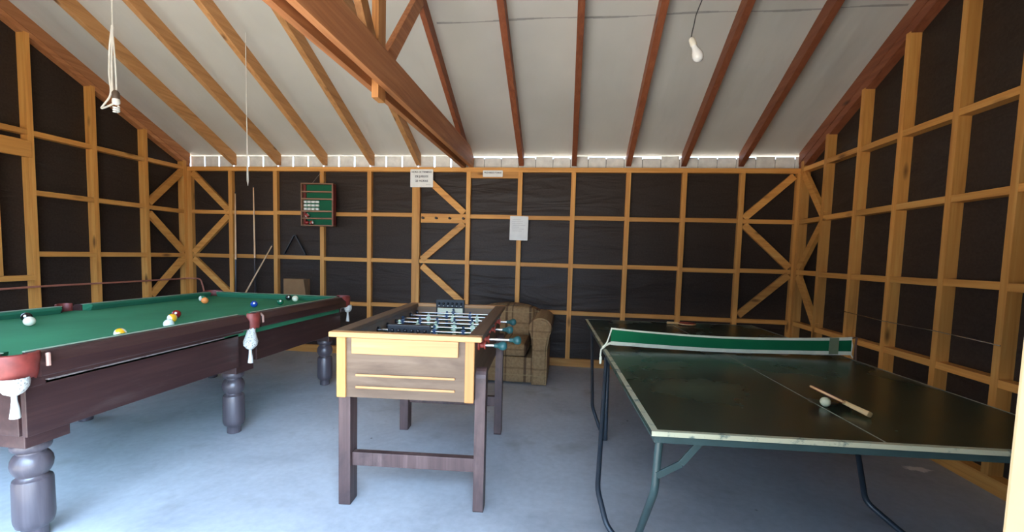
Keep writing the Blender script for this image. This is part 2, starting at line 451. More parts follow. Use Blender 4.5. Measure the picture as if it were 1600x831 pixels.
# ---- back wall
bm = new(); box(bm, XO0-.1, XO1+.1, YB+DB, YB+DB+.02, 0, 2.31)
wall_back = obj('wall_back', bm, PAPER, kind='structure')
BS = [-4.249, -3.64, -3.022, -2.411, -1.825, -1.188, -.579, .034, .647, 1.254, 1.864]
BS = [x*1.0045 for x in BS]
ZA, ZB, ZC, ZP = 1.738, 1.185, .633, 2.2817
def part(name, M, parent, *b, bev=.002, label=None):
    bm = new(); box(bm, *b, bev); return obj(name, bm, M, parent, label=label)
part('top_plate', PINE['X'], wall_back, XL, XR, YB, YB+DB+.02, 2.256, 2.309)
part('lintel', PINE['X'], wall_back, BS[5]+.026, BS[6]-.026, YB+.003, YB+DB, 2.185, 2.255)
part('bottom_plate', PINE['X'], wall_back, XL, XR, YB, YB+DB, 0, .09)
halfw = []
for i, x in enumerate(BS):
    hw = .048 if i == 4 else .026
    halfw.append(hw)
    part('stud', PINE['Z'], wall_back, x-hw, x+hw, YB-.002, YB+DB, .09, 2.256)
part('stud', PINE['Z'], wall_back, XL, XL+.062, YB-.002, YB+DB, .09, 2.256)
part('stud', PINE['Z'], wall_back, XR-.03, XR, YB-.002, YB+DB, .09, 2.256)
ex = [XL+.062] + BS + [XR-.03]; hw2 = [0] + halfw + [0]
for z in (ZA, ZB, ZC):
    for i in range(len(ex)-1):
        if z == ZA and i == 5: continue
        zz = jit(z) + (0.004 if i < 6 else 0)
        part('nogging', PINE['X'], wall_back, ex[i]+hw2[i], ex[i+1]-hw2[i+1], YB+.002, YB+DB, zz-.0235, zz+.0235)
def brace(parent, a, b, side, name='brace', M=None):
    bm = new(); beam(bm, a, b, .075, .04, side); obj(name, bm, M or PINE['X'], parent)
for a, b in (((-4.80, 2.235), (-4.30, 1.765)), ((-4.80, 1.215), (-4.30, 1.70)), ((-4.80, 1.14), (-4.30, .70)),
             ((-1.75, 2.215), (-1.24, 1.775)), ((-1.24, 1.65), (-1.755, 1.21)), ((-1.755, 1.135), (-1.235, .70)),
             ((2.40, 2.225), (1.91, 1.765)), ((1.915, 1.695), (2.41, 1.235)), ((2.41, 1.155), (1.915, .69))):
    brace(wall_back, (a[0], YB+.018, a[1]), (b[0], YB+.018, b[1]), (0, 1, 0))
# eave boards in the gap above the top plate
ev = []
x = XL - .02; k = 0
while x < XR:
    wd = .2035
    rightside = x > -1.3
    h = (2.436 if random.random() < .6 else 2.45) + random.uniform(-.004, .006) if rightside else 2.455
    bm = new(); g = .004 if rightside else .009
    box(bm, x+g, x+wd-g, YB+DB+.035, YB+DB+.043, 2.285, h)
    ev.append(bm); x += wd; k += 1
bm0 = new(); box(bm0, XL-.1, XR+.1, YB+DB+.021, YB+DB+.06, 2.20, 2.29)
eave = obj('trim_2', bm0, PINE['X'], kind='structure', label='wall head behind the top plate')
for b_ in ev: obj('eave_board', b_, WHITEP, eave)
bm = new(); box(bm, -1.3, XR+.1, YB+DB+.047, YB+DB+.055, 2.285, 2.425)
obj('backing_board', bm, SEAM, eave)

# ---- side walls
def gable_outline(y0, y1):
    return [(y0, 0), (y0, zc(y0)-.005), (YR, zc(YR)-.005), (y1, zc(y1)-.005), (y1, 0)]
bm = new(); prism(bm, gable_outline(YF, YB+DB+.02), XR+DS, XR+DS+.02)
wall_right = obj('wall_right', bm, PAPER, kind='structure')
WY0, WY1, WZ0, WZ1 = 1.75, 3.268, .99, 2.05          # window opening under the header
bm = new()
prism(bm, [(WY1, 0), (WY1, zc(WY1)-.005), (YB+DB+.02, zc(YB+DB+.02)-.005), (YB+DB+.02, 0)], XL-DS-.02, XL-DS)
prism(bm, [(YF, 0), (YF, zc(YF)-.005), (WY0, zc(WY0)-.005), (WY0, 0)], XL-DS-.02, XL-DS)
prism(bm, [(WY0, 0), (WY0, WZ0), (WY1, WZ0), (WY1, 0)], XL-DS-.02, XL-DS)
prism(bm, [(WY0, WZ1), (WY0, zc(WY0)-.005), (YR, zc(YR)-.005), (WY1, zc(WY1)-.005), (WY1, WZ1)], XL-DS-.02, XL-DS)
wall_left = obj('wall_left', bm, PAPER, kind='structure')
RS = [4.764, 4.256, 3.773, 3.279, 2.84]      # near edge of the studs
LS = [4.675, 4.107, 3.552]
RAKE = .195
def side(parent, X, sgn, studs, braces, near):
    RAKE = .205 if sgn > 0 else .172
    xa, xb = (X, X+DS) if sgn > 0 else (X-DS, X)
    part('stud', PINE['Z'], parent, xa, xb, YB-.05, YB, .09, 2.38)
    for y in studs:
        part('stud', PINE['Z'], parent, xa, xb, y, y+.047, .09, zc(y)-RAKE+.01)
    ys = [YB-.05] + studs
    for z in (ZP, ZA, ZB, ZC):
        for i in range(len(ys)-1):
            if sgn < 0 and ys[i+1] < 3.4 and z != ZC: continue
            zz = jit(z)
            part('nogging', PINE['Y'], parent, xa+.002 if sgn > 0 else xa, xb if sgn > 0 else xb-.002, ys[i+1]+.047, ys[i], zz-.0235, zz+.0235)
        y_last = ys[-1]
        if sgn > 0 and near:
            part('nogging', PINE['Y'], parent, xa+.002, xb, near, y_last, z-.0235, z+.0235)
    part('bottom_plate', PINE['Y'], parent, xa, xb, YF+.1, YB, 0, .09)
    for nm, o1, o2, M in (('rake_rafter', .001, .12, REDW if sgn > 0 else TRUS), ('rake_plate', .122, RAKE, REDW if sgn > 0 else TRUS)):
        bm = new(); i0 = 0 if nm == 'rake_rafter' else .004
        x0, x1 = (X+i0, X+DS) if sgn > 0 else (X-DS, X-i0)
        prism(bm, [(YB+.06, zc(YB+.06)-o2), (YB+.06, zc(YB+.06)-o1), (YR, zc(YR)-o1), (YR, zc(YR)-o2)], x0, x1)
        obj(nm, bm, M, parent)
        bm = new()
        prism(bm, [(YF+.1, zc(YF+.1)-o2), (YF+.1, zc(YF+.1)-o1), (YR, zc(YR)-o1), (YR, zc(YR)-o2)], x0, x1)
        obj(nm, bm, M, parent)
    xm = X + sgn*.022
    for a, b in braces:
        brace(parent, (xm, a[0], a[1]), (xm, b[0], b[1]), (1, 0, 0), M=PINE['Y'])
side(wall_right, XR, 1, RS, (((5.2, 2.24), (4.79, 1.775)), ((4.79, 1.69), (5.185, 1.225)), ((5.185, 1.15), (4.79, .67))), 2.35)
side(wall_left, XL, -1, LS, (((5.2, 2.24), (4.73, 1.79)), ((4.73, 1.67), (5.2, 1.225)), ((5.2, 1.15), (4.73, .70))), 0)
# framed, papered-over opening at the near end of the left wall
part('stud', PINE['Z'], wall_left, XL-DS, XL, 3.27, 3.325, .99, 2.06)
part('stud', PINE['Z'], wall_left, XL-DS, XL, WY0-.05, WY0, .09, zc(WY0)-RAKE)
part('header', PINE['Y'], wall_left, XL-.035, XL+.008, WY0-.05, 3.575, 2.055, 2.205, bev=.004)
part('nogging', PINE['Y'], wall_left, XL-DS, XL-.002, WY0, 3.552, 2.258, 2.305)
part('sill', PINE['Y'], wall_left, XL-DS, XL+.004, WY0, 3.56, .94, .987)

bm = new(); xw = XL-DS+.01
for (a, b_, c_, d_) in ((WY0, WY0+.04, WZ0, WZ1), (WY1-.04, WY1, WZ0, WZ1), (WY0+.04, WY1-.04, WZ0, WZ0+.04), (WY0+.04, WY1-.04, WZ1-.04, WZ1), ((WY0+WY1)/2-.018, (WY0+WY1)/2+.018, WZ0+.04, WZ1-.04)):
    box(bm, xw, xw+.035, a, b_, c_, d_, .003)
obj('window_1', bm, PINE['Y'], kind='structure')
# ---- front: open on the left, closed on the right of the door post
bm = new(); box(bm, .40, XO1+.02, YF+.03, YF+.05, 0, 2.31)
box(bm, XO0-.02, -3.3, YF+.03, YF+.05, 0, 2.31); box(bm, -3.3, .40, YF+.03, YF+.05, 2.16, 2.31)  # unseen left end and header, added to cut light reaching the right side
wall_front = obj('wall_front', bm, PAPER, kind='structure')
part('top_plate', PINE['X'], wall_front, XL, XR, YF+.05, YF+.10, 2.20, 2.31)
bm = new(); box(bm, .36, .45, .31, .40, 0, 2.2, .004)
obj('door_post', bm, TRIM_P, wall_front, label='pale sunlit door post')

# ------------------------------------------------------------------ roof truss
TX = -1.192
truss = thing('roof_truss', 'brown timber truss with doubled tie beam and king post across the roof', 'roof truss', (TX, YR, 2.29))
def tp(name, M, fn, **k):
    bm = new(); fn(bm)
    for v in bm.verts: v.co -= Vector((TX, YR, 2.29))
    return obj(name, bm, M, truss, **k)
def tie(bm, x0, x1, zo=0):
    y1 = YB+.05; y0 = YF+.1
    prism(bm, [(y0, 2.312+zo), (y0, 2.44+zo), (y0+.15, 2.525+zo), (y1-.22, 2.525+zo), (y1, 2.43+zo), (y1, 2.312+zo)], x0, x1)
tp('tie_beam', TRUS, lambda bm: tie(bm, TX+.003, TX+.045, -.002))
tp('tie_beam', TRUS, lambda bm: tie(bm, TX-.085, TX-.045, -.012))
tp('king_post', TRUSZ, lambda bm: box(bm, TX-.043, TX+.001, 2.70, 2.81, 2.235, zc(YR)-.16, .003))
def strut(bm, y0, z0, y1, z1): beam(bm, (TX-.02, y0, z0), (TX-.02, y1, z1), .10, .044, (1, 0, 0))
tp('strut', TRUS, lambda bm: strut(bm, 2.85, 2.50, 3.50, 3.26))
tp('strut', TRUSZ, lambda bm: strut(bm, 2.66, 2.50, 2.16, 3.16))
def chord(bm):
    y1 = YB+.05
    prism(bm, [(y1, zc(y1)-.13), (y1, zc(y1)-.002), (YR+.03, zc(YR+.03)-.002), (YR+.03, zc(YR+.03)-.14)], TX-.043, TX+.001)
tp('top_chord', REDW, chord)
def chord2(bm):
    y1 = YF+.05
    prism(bm, [(y1, zc(y1)-.13), (y1, zc(y1)-.002), (YR-.03, zc(YR-.03)-.002), (YR-.03, zc(YR-.03)-.14)], TX-.043, TX+.001)
tp('top_chord', REDW, chord2)

# ------------------------------------------------------------------ pool table
PX, PY = -2.875, 2.81
A, B = .765, 1.39
ZT = .84; ZCL = .795
pool = thing('pool_table', 'dark wooden pool table with green cloth and turned bulbous legs', 'pool table', (PX, PY, 0))
bm = new(); box(bm, -A+.035, A-.035, -B+.035, B-.035, .745, ZCL, .004)
obj('playing_surface', bm, CLOTH, pool)
bm = new(); box(bm, -A+.045, A-.045, -B+.17, B-.17, .70, .744, .003)
obj('slate_bed', bm, CLOTH, pool)
# rails of wood, with a green cushion each
def rail(bm, x0, x1, y0, y1):
    if x1-x0 < y1-y0:
        s_ = 1 if x0+x1 > 0 else -1; o_, i_ = (x1, x0) if s_ > 0 else (x0, x1)
        prism(bm, [(o_-s_*.006, .742), (o_, .748), (o_, .798), (o_-s_*.028, ZT-.003), (o_-s_*.034, ZT), (i_, ZT), (i_, .742)], y0, y1, 'Y')
    else:
        s_ = 1 if y0+y1 > 0 else -1; o_, i_ = (y1, y0) if s_ > 0 else (y0, y1)
        prism(bm, [(o_-s_*.006, .742), (o_, .748), (o_, .798), (o_-s_*.028, ZT-.003), (o_-s_*.034, ZT), (i_, ZT), (i_, .742)], x0, x1, 'X')
MID, CRN = .062, .125
segs = []
for s in (-1, 1):
    for (y0, y1) in ((-B+CRN, -MID), (MID, B-CRN)):
        bm = new(); xa, xb = sorted((s*A, s*(A-.085))); rail(bm, xa, xb, y0, y1)
        r = obj('rail', bm, DARKW, pool)
        bm = new(); o, i_ = s*(A-.084), s*(A-.135)
        y0c, y1c = y0+.01, y1-.01
        pts = [(o, ZT+.001), (o, ZCL+.001), (s*(A-.118), ZCL+.001), (i_, ZT-.014), (i_, ZT-.003), (s*(A-.12), ZT+.001)]
        n0 = len(bm.verts); prism(bm, pts, y0c, y1c, 'Y')
        for v in bm.verts:      # mitre towards the pockets
            if abs(v.co.x) < A-.1:
                if abs(v.co.y - y0c) < 1e-4: v.co.y += .03
                if abs(v.co.y - y1c) < 1e-4: v.co.y -= .03
        obj('cushion', bm, CUSH, r)
        bm = new(); xa, xb = sorted((s*(A-.078), s*(A-.092))); box(bm, xa, xb, y0+.004, y1-.004, ZT-.001, ZT+.0035, .001); obj('cloth_edge', bm, CEDGE, r, label='pale strip painting the light caught on the cushion cloth')
for s in (-1, 1):
    bm = new(); ya, yb = sorted((s*B, s*(B-.085))); rail(bm, -A+CRN, A-CRN, ya, yb)
    r = obj('rail', bm, DARKW, pool)
    bm = new(); o, i_ = s*(B-.084), s*(B-.135)
    pts = [(o, ZT+.001), (o, ZCL+.001), (s*(B-.118), ZCL+.001), (i_, ZT-.014), (i_, ZT-.003), (s*(B-.12), ZT+.001)]
    prism(bm, pts, -A+CRN+.01, A-CRN-.01, 'X')
    for v in bm.verts:
        if abs(v.co.y) < B-.1:
            if v.co.x < 0: v.co.x += .03
            else: v.co.x -= .03
    obj('cushion', bm, CUSH, r)
    bm = new(); ya, yb = sorted((s*(B-.078), s*(B-.092))); box(bm, -A+CRN, A-CRN, ya, yb, ZT-.001, ZT+.0035, .001); obj('cloth_edge', bm, CEDGE, r, label='pale strip painting the light caught on the cushion cloth')
# aprons
for sx in (-1, 1):
    for y0, y1, d in ((-B+.10, -.105, .045), (.10, B-.10, .07)):
        xa, xb = sorted((sx*(A-d), sx*(A-d-.025)))
        bm = new(); box(bm, xa, xb, y0, y1, .495, .718 if d < .05 else .70, .003); obj('apron', bm, DARKW, pool)
    bm = new(); xa, xb = sorted((sx*(A-.014), sx*(A-.05))); box(bm, xa, xb, -B+.14, -.10, .7275, .7415, .001); obj('fascia', bm, DARKW, pool)
    bm = new(); xa, xb = sorted((sx*(A-.011), sx*(A-.05))); box(bm, xa, xb, -B+.16, -.27, .7205, .7272, .001); obj('worn_edge', bm, SCUFF, pool, label='pale worn edge of the board')
    for sy in (-1, 1):
        xa, xb = sorted((sx*(A-.03), sx*(A-.17))); ya, yb = sorted((sy*(B-.03), sy*(B-.165)))
        bm = new(); box(bm, xa, xb, ya, yb, .7005, .744, .004); obj('corner_block', bm, DARKW, pool)
for s in (-1, 1):
    ya, yb = sorted((s*(B-.10), s*(B-.125)))
    bm = new(); box(bm, -A+.085, A-.085, ya, yb, .495, .70, .003); obj('apron', bm, DARKW, pool)
# legs
prof = [(.052, 0), (.058, .004), (.058, .045), (.062, .052), (.080, .062), (.088, .082), (.090, .10), (.088, .255), (.084, .268), (.070, .276),
        (.066, .284), (.078, .296), (.088, .315), (.092, .335), (.088, .356), (.076, .374), (.064, .384), (.064, .390), (.080, .398), (.088, .41), (.088, .43), (.08, .44), (0, .44)]
prof = [(r*.76, z) for r, z in prof]
for sx in (1, -1):
    for y in (-1.19, -.005, 1.18):
        bm = new(); lathe(bm, [(0, 0)] + prof, 32, Matrix.Translation((sx*.595, y, 0)))
        l = obj('leg', bm, DARKL, pool, smooth=True)
        bm = new(); box(bm, sx*.595-.09, sx*.595+.09, y-.085, y+.085, .437, .70, .004)
        obj('leg_block', bm, DARKW, l)
# pockets: leather band, cord net with tassel
def pocket(cx, cy, a0, a1, R, lean, long=1.0, droop=.0):
    bm = new(); n = 16; rows = [(.745, R*.86), (.775, R*.97), (.82, R*1.0), (.847, R*.97), (.850, R*.86), (.83, R*.80), (.76, R*.74)]
    g = []
    for i in range(n+1):
        a = a0 + (a1-a0)*i/n
        g.append([bm.verts.new((cx+r*math.cos(a), cy+r*math.sin(a), z + (.006*math.sin(i*2.1) if z < .76 else 0))) for z, r in rows])
    for i in range(n):
        for j in range(len(rows)):
            k = (j+1) % len(rows)
            bm.faces.new((g[i][j], g[i+1][j], g[i+1][k], g[i][k]))
    bm.faces.new(g[0]); bm.faces.new(g[-1]); bmesh.ops.recalc_face_normals(bm, faces=bm.faces[:])
    p = obj('pocket', bm, LEATH, pool, smooth=True, label='red-brown leather pocket')
    bm = new(); h = .07*long
    lx, ly = lean
    if droop == 0: prof = [(.046, 0), (.048, -.25), (.044, -.55), (.030, -.85), (.012, -1.0)]
    else: prof = [(.030, 0), (.026, -.2), (.034, -.42), (.045, -.65), (.042, -.82), (.024, -.95), (.010, -1.0)]
    zt = .758
    seg = 20; rings = []; w0 = .85 if droop == 0 else .15
    for r, t in prof:
        rings.append([bm.verts.new((cx + lx*(w0+(1-w0)*(-t)) + r*math.cos(2*PI*k/seg), cy + ly*(w0+(1-w0)*(-t)) + r*math.sin(2*PI*k/seg), zt + t*h)) for k in range(seg)])
    for P, Q in zip(rings, rings[1:]):
        for k in range(seg): bm.faces.new((P[k], P[(k+1) % seg], Q[(k+1) % seg], Q[k]))
    bm.faces.new(rings[-1])
    nt_ = obj('net', bm, NETM, p, smooth=True, label='white cord net')
    bm = new()
    bx, by, bz = cx+lx, cy+ly, zt-h
    tube(bm, [(bx, by, bz+.01), (bx, by, bz-.02), (bx+.002, by, bz-.05), (bx, by, bz-.09)], [.009, .009, .013, .017], 10)
    obj('tassel', bm, NETW, nt_, smooth=True)
for sx in (-1, 1):
    for sy in (-1, 1):
        base = math.atan2(sy, sx)
        pocket(sx*(A-.078), sy*(B-.078), base-1.75, base+1.75, .088, (sx*.055, sy*.03), 1.0)
    pocket(sx*(A-.030), 0, (0 if sx > 0 else PI)-1.5, (0 if sx > 0 else PI)+1.5, .055, (sx*.045, -.075), 2.1, 1.1)
# small bright fixings on the near rail end
bm = new(); tube(bm, [(A-.004, -B+.155, .835), (A+.004, -B+.150, .82), (A+.004, -B+.150, .785)], .008, 8)
obj('pocket_bracket', bm, BRKT, pool, smooth=True, label='pale pocket bracket on the near corner')
bm = new(); tube(bm, [(A-.01, .062, .838), (A+.006, .066, .82), (A+.006, .068, .775)], .008, 8)
obj('pocket_bracket', bm, BRKT, pool, smooth=True, label='pale pocket bracket beside the middle pocket')

# balls
BR = .028
def ball(x, y, name, label, M, rot=(0, 0, 0)):
    bm = new(); sphere(bm, (0, 0, 0), BR)
    o = obj(name, bm, M, smooth=True); o.location = (x, y, ZCL+BR+.0006); o.rotation_euler = rot
    tag(o, label, 'pool ball', 'balls on the pool table'); return o
yl, wh = (.85, .42, .02), (.78, .72, .54)
ball(-3.141, 2.253, 'pool_ball', 'plain cream cue ball on the bright near left part of the cloth', plain('cue_ball', wh, .15, var=.02, coat=.4))
ball(-3.33, 2.375, 'pool_ball', 'black ball half hidden behind the cream cue ball', ball_mat('ball_black', (.01, .01, .01)), (0, 0, .0))
ball(-2.322, 2.062, 'pool_ball', 'yellow striped ball alone against the near long cushion', ball_mat('ball_yellow_stripe', yl, True, (-.36, -1.0, -.56), (1, 1, 0)))
ball(-2.533, 2.591, 'pool_ball', 'yellow and white striped ball between the dark red and the white green balls', ball_mat('ball_yellow_half', yl, True, (-.35, -1.15, -.15), (1, 1, 0)))
ball(-2.660, 2.755, 'pool_ball', 'dark red ball just behind the yellow and white one', ball_mat('ball_maroon', (.22, .012, .012)))
ball(-2.36, 2.39, 'pool_ball', 'pale white ball tucked under the cushion in front of the yellow white one', plain('ball_pale', (.72, .80, .68), .2, var=.02, coat=.4))
ball(-3.130, 3.531, 'pool_ball', 'plain orange ball near the far left corner pocket', plain('ball_orange', (.95, .30, .07), .15, var=.02, coat=.4))
ball(-3.27, 3.66, 'pool_ball', 'white and green striped ball behind the orange one', ball_mat('ball_green_stripe', (.02, .22, .10), True, (-.5, -.9, .1), (1, 1, 0)))
ball(-2.597, 3.442, 'pool_ball', 'shiny blue ball in the far half of the cloth', ball_mat('ball_blue', (.01, .06, .36)))
ball(-2.512, 3.665, 'pool_ball', 'dark green ball near the far right of the cloth', ball_mat('ball_green', (.01, .13, .06)))
ball(-2.662, 4.01, 'pool_ball', 'blackish ball with white spot near the far short cushion', ball_mat('ball_black_far', (.012, .02, .02)))
ball(-2.559, 3.955, 'pool_ball', 'cream ball beside the blackish one near the far cushion', plain('ball_cream_far', (.84, .82, .60), .2, var=.02, coat=.4))

# ------------------------------------------------------------------ foosball table
FR = math.radians(3.3)
foos = thing('foosball_table', 'old wooden foosball table with pale pine rim and teal handles', 'foosball table', (-.80, 2.72, 0), FR)
HW, HL = .3725, .69
bm = new(); box(bm, -.335, .335, -HL+.025, -HL+.045, .575, .874, .002); obj('front_panel', bm, FOOSW, foos)
bm = new(); box(bm, -.335, .335, HL-.045, HL-.025, .575, .874, .002); obj('back_panel', bm, FOOSW, foos)
for s in (-1, 1):
    xa, xb = sorted((s*.335, s*.31))
    bm = new(); box(bm, xa, xb, -HL+.046, HL-.046, .575, .874, .002); obj('side_panel', bm, FOOSS, foos)
    xa, xb = sorted((s*.338, s*.292))
    bm = new(); box(bm, xa, xb, -HL+.012, -HL+.03, .575, .873, .006); obj('corner_post', bm, PALEZ, foos)
    xa, xb = sorted((s*HW, s*.30))
    bm = new(); box(bm, xa, xb, -HL+.052, HL-.052, .874, .90, .005); obj('side_rim', bm, FOOSS, foos)
bm = new(); box(bm, -HW, HW, -HL, -HL+.05, .873, .90, .007); obj('end_rim', bm, PALEX, foos)
bm = new(); box(bm, -HW, HW, HL-.05, HL, .873, .90, .007); obj('end_rim', bm, PALEX, foos)
bm = new(); box(bm, -.26, .26, -HL+.006, -HL+.024, .795, .872, .003); obj('score_strip', bm, PALEX, foos, label='pale pine strip under the near rim')
for z in (.688, .628):
    bm = new(); box(bm, -.245, .245, -HL+.016, -HL+.026, z-.006, z+.006, .004); obj('moulding', bm, PALEX, foos, label='thin pale strip on the front panel')
bm = new(); box(bm, -.309, .309, -HL+.046, HL-.046, .715, .735); obj('pitch', bm, felt('foosball_pitch_green', srgb(46, 84, 66), .5), foos)
bm = new(); box(bm, -.31, .31, -HL+.046, HL-.046, .58, .60); obj('base_board', bm, FOOSS, foos)
def leg_mesh(bm, x0, x1, y0, y1, top):
    pts = [(y0+.01, 0), (y0, .012), (y0, top-.045)]
    for k in range(9):
        a = PI - PI*k/8
        pts.append(((y0+y1)/2 + (y1-y0)/2*math.cos(a), top-.045 + .045*math.sin(a)))
    pts += [(y1, .012), (y1-.01, 0)]
    # drop duplicates
    q = []
    for p in pts:
        if not q or (Vector(p)-Vector(q[-1])).length > 1e-4: q.append(p)
    prism(bm, q, x0, x1)
for s in (-1, 1):
    for y0 in (-.625, .36):
        xa, xb = (.328, .386) if s > 0 else (-.372, -.312)
        bm = new()
        if s > 0: leg_mesh(bm, .337, .388, y0, y0+.09, .73)
        else: box(bm, -.352, -.290, y0, y0+.09, 0, .574, .006)
        obj('leg', bm, FOOSL, foos)
# left legs sit under the box, so only the outer ones show their rounded top
for y0, z0 in ((-.605, .20), (.385, .20)):
    bm = new(); box(bm, -.289, .3365, y0, y0+.04, z0, z0+.07, .003); obj('stretcher', bm, FOOSL, foos)
ROD_Y = [-.532+.163*k for k in range(8)]
ROD_Z = .832
MEN = [1, 2, 3, 5, 5, 3, 2, 1]; TEAM = [0, 0, 1, 0, 1, 0, 1, 1]
MPALE = plain('pale_green_figure', srgb(196, 214, 186), .4); MBLUE = plain('navy_figure', srgb(40, 62, 92), .4)
def man(bm, x, y, z):
    box(bm, x-.009, x+.009, y-.008, y+.008, z-.022, z+.020, .004)      # torso
    sphere(bm, (x, y, z+.031), .0085, u=10, v=8)
    box(bm, x-.0145, x-.0085, y-.006, y+.006, z-.010, z+.015, .002)
    box(bm, x+.0085, x+.0145, y-.006, y+.006, z-.010, z+.015, .002)
    box(bm, x-.010, x+.010, y-.007, y+.007, z-.062, z-.022, .003)      # legs
    box(bm, x-.011, x+.011, y-.012, y+.010, z-.072, z-.060, .002)      # foot
OUT = {0: .085, 1: .15, 3: .085, 5: .085}
OFFS = [.02, -.05, .03, .0, -.03, .04, .05, -.02]
for k, y in enumerate(ROD_Y):
    right = k in OUT
    x1 = .3351 + (OUT[k] if right else .012)
    bm = new(); tube(bm, [(-.345, y, ROD_Z), (x1, y, ROD_Z)], .0075, 10)
    rod = obj('rod', bm, STEEL, foos, smooth=True)
    n = MEN[k]; sp = .115 if n == 5 else .17
    for j in range(n):
        bm = new(); man(bm, (j-(n-1)/2)*sp + OFFS[k], y, ROD_Z)
        obj('player_figure', bm, MPALE if TEAM[k] == 0 else MBLUE, rod, smooth=True)
    for s in (-1, 1):
        bm = new(); Mx = Matrix.Translation((s*.309, y, ROD_Z)) @ Matrix.Rotation(-s*PI/2, 4, 'Y')
        lathe(bm, [(.0085, 0), (.018, 0), (.018, .012), (.0085, .012)], 14, Mx)
        obj('bumper', bm, BLKP, rod, smooth=True)
    if right:
        bm = new(); Mx = Matrix.Translation((.3351, y, ROD_Z)) @ Matrix.Rotation(PI/2, 4, 'Y')
        lathe(bm, [(0, 0), (.026, 0), (.026, .008), (.014, .012), (.014, .028), (.022, .032), (.022, .038), (0, .038)], 18, Mx)
        obj('bearing', bm, REDP, rod, smooth=True, label='red plastic rod bearing')
        bm = new(); Mx = Matrix.Translation((x1-.005, y, ROD_Z)) @ Matrix.Rotation(PI/2, 4, 'Y')
        lathe(bm, [(0, 0), (.010, 0), (.012, .010), (.012, .020), (.016, .026), (.022, .036), (.024, .047), (.021, .058), (.012, .065), (0, .067)], 18, Mx)
        obj('handle', bm, TEALP, rod, smooth=True, label='teal plastic handle')
# score counters at both ends
for (cx, cy, zb, far) in ((-.05, HL-.045, .84, 1), (-.03, -HL+.19, .822, 0)):
    bm = new()
    box(bm, cx-.11, cx+.11, cy-.018, cy+.018, zb+.035, zb+.095, .003)
    box(bm, cx-.11, cx-.10, cy-.012, cy+.012, zb-.03, zb+.04, .002); box(bm, cx+.10, cx+.11, cy-.012, cy+.012, zb-.03, zb+.04, .002)
    cnt = obj('score_counter', bm, BLKP, foos, label='black bead score counter')
    if far:
        bm = new(); box(bm, cx-.098, cx+.098, cy-.02, cy+.012, zb-.03, zb+.03, .003); obj('counter_base', bm, NETTAPE, cnt, label='cream base plate')
    for j in range(6):
        bm = new(); sphere(bm, (cx-.085+.034*j, cy-.02, zb+.066), .010, u=12, v=8); obj('bead', bm, BLKP, cnt, smooth=True)
        bm = new(); box(bm, cx-.088+.034*j, cx-.082+.034*j, cy-.023, cy-.0185, zb+.045, zb+.051, .001); obj('score_mark', bm, WHITEP, cnt, label='white score mark')

# ------------------------------------------------------------------ armchair
arm = thing('armchair', 'low brown plaid upholstered armchair with rolled arms by the back wall', 'armchair', (-.64, 4.78, 0))
def soft(name, fn, sub=2, label=None):
    bm = new(); fn(bm); o = obj(name, bm, PLAID, arm, smooth=True, label=label)
    if sub:
        md = o.modifiers.new('s', 'SUBSURF'); md.levels = sub; md.render_levels = sub
    return o
def pad(bm, x0, x1, y0, y1, z0, z1, bv):
    box(bm, x0, x1, y0, y1, z0, z1, bv)
soft('base', lambda bm: pad(bm, -.36, .36, -.40, .36, .02, .285, .02), 1)
soft('seat_cushion', lambda bm: pad(bm, -.27, .27, -.425, .20, .28, .42, .05), 2)
def back(bm):
    pts = []
    for k in range(13):
        a = PI*k/12
        pts.append((.40*math.cos(a), .60 + .145*math.sin(a)))
    pts = [(.42, .05), (.42, .45)] + pts + [(-.42, .45), (-.42, .05)]
    A_ = []; 
    prism(bm, pts, .20, .40, 'Y')
soft('backrest', back, 0)
bmb = new(); box(bmb, -.30, .30, .08, .22, .40, .735, .06)
o = obj('back_cushion', bmb, PLAID, arm, smooth=True); md = o.modifiers.new('s', 'SUBSURF'); md.levels = 2; md.render_levels = 2
for s in (-1, 1):
    def armf(bm, s=s):
        cx = s*.395
        pts = []
        for k in range(19):
            a = -.6 + (PI+1.2)*k/18
            pts.append((cx + .115*math.cos(a), .575 + .105*math.sin(a)))
        pts = pts + [(cx-.075, .40), (cx-.075, .01), (cx+.075, .01), (cx+.075, .40)]
        prism(bm, pts, -.42, .34, 'Y')
        es = [e for e in bm.edges if all(abs(v.co.y+.42) < 1e-4 for v in e.verts)]
        bmesh.ops.bevel(bm, geom=es, offset=.02, segments=3, affect='EDGES')
    soft('armrest', armf, 0)

# ------------------------------------------------------------------ ping-pong table
TA = .04436
tt = thing('ping_pong_table', 'large worn dark green ping-pong table on bent metal pipe legs', 'ping pong table', (.3058, 1.5381, 0), TA)
W, L, TZ = 1.525, 2.741, .7045
bm = new(); box(bm, 0, W, 0, L/2-.002, TZ-.018, TZ, .001); box(bm, 0, W, L/2+.002, L, TZ-.018, TZ, .001)
top = obj('tabletop', bm, TTOP, tt)
def line(x0, x1, y0, y1, M=TLINE, name='edge_line', parent=None, z=TZ):
    bm = new(); box(bm, x0, x1, y0, y1, z-.0002, z+.0006); return obj(name, bm, M, parent or top)
line(.0, .022, .0, L/2-.003); line(.0, .022, L/2+.003, L)
line(W-.010, W, .022, L/2-.003, TLINE2); line(W-.010, W, L/2+.003, L, TLINE2)
line(.022, W, .0, .016); line(.022, W, L-.012, L, TLINE2)
line(W/2-.003, W/2+.003, .016, L/2-.003, TLINE2, 'centre_line'); line(W/2-.003, W/2+.003, L/2+.003, L-.012, TLINE2, 'centre_line')
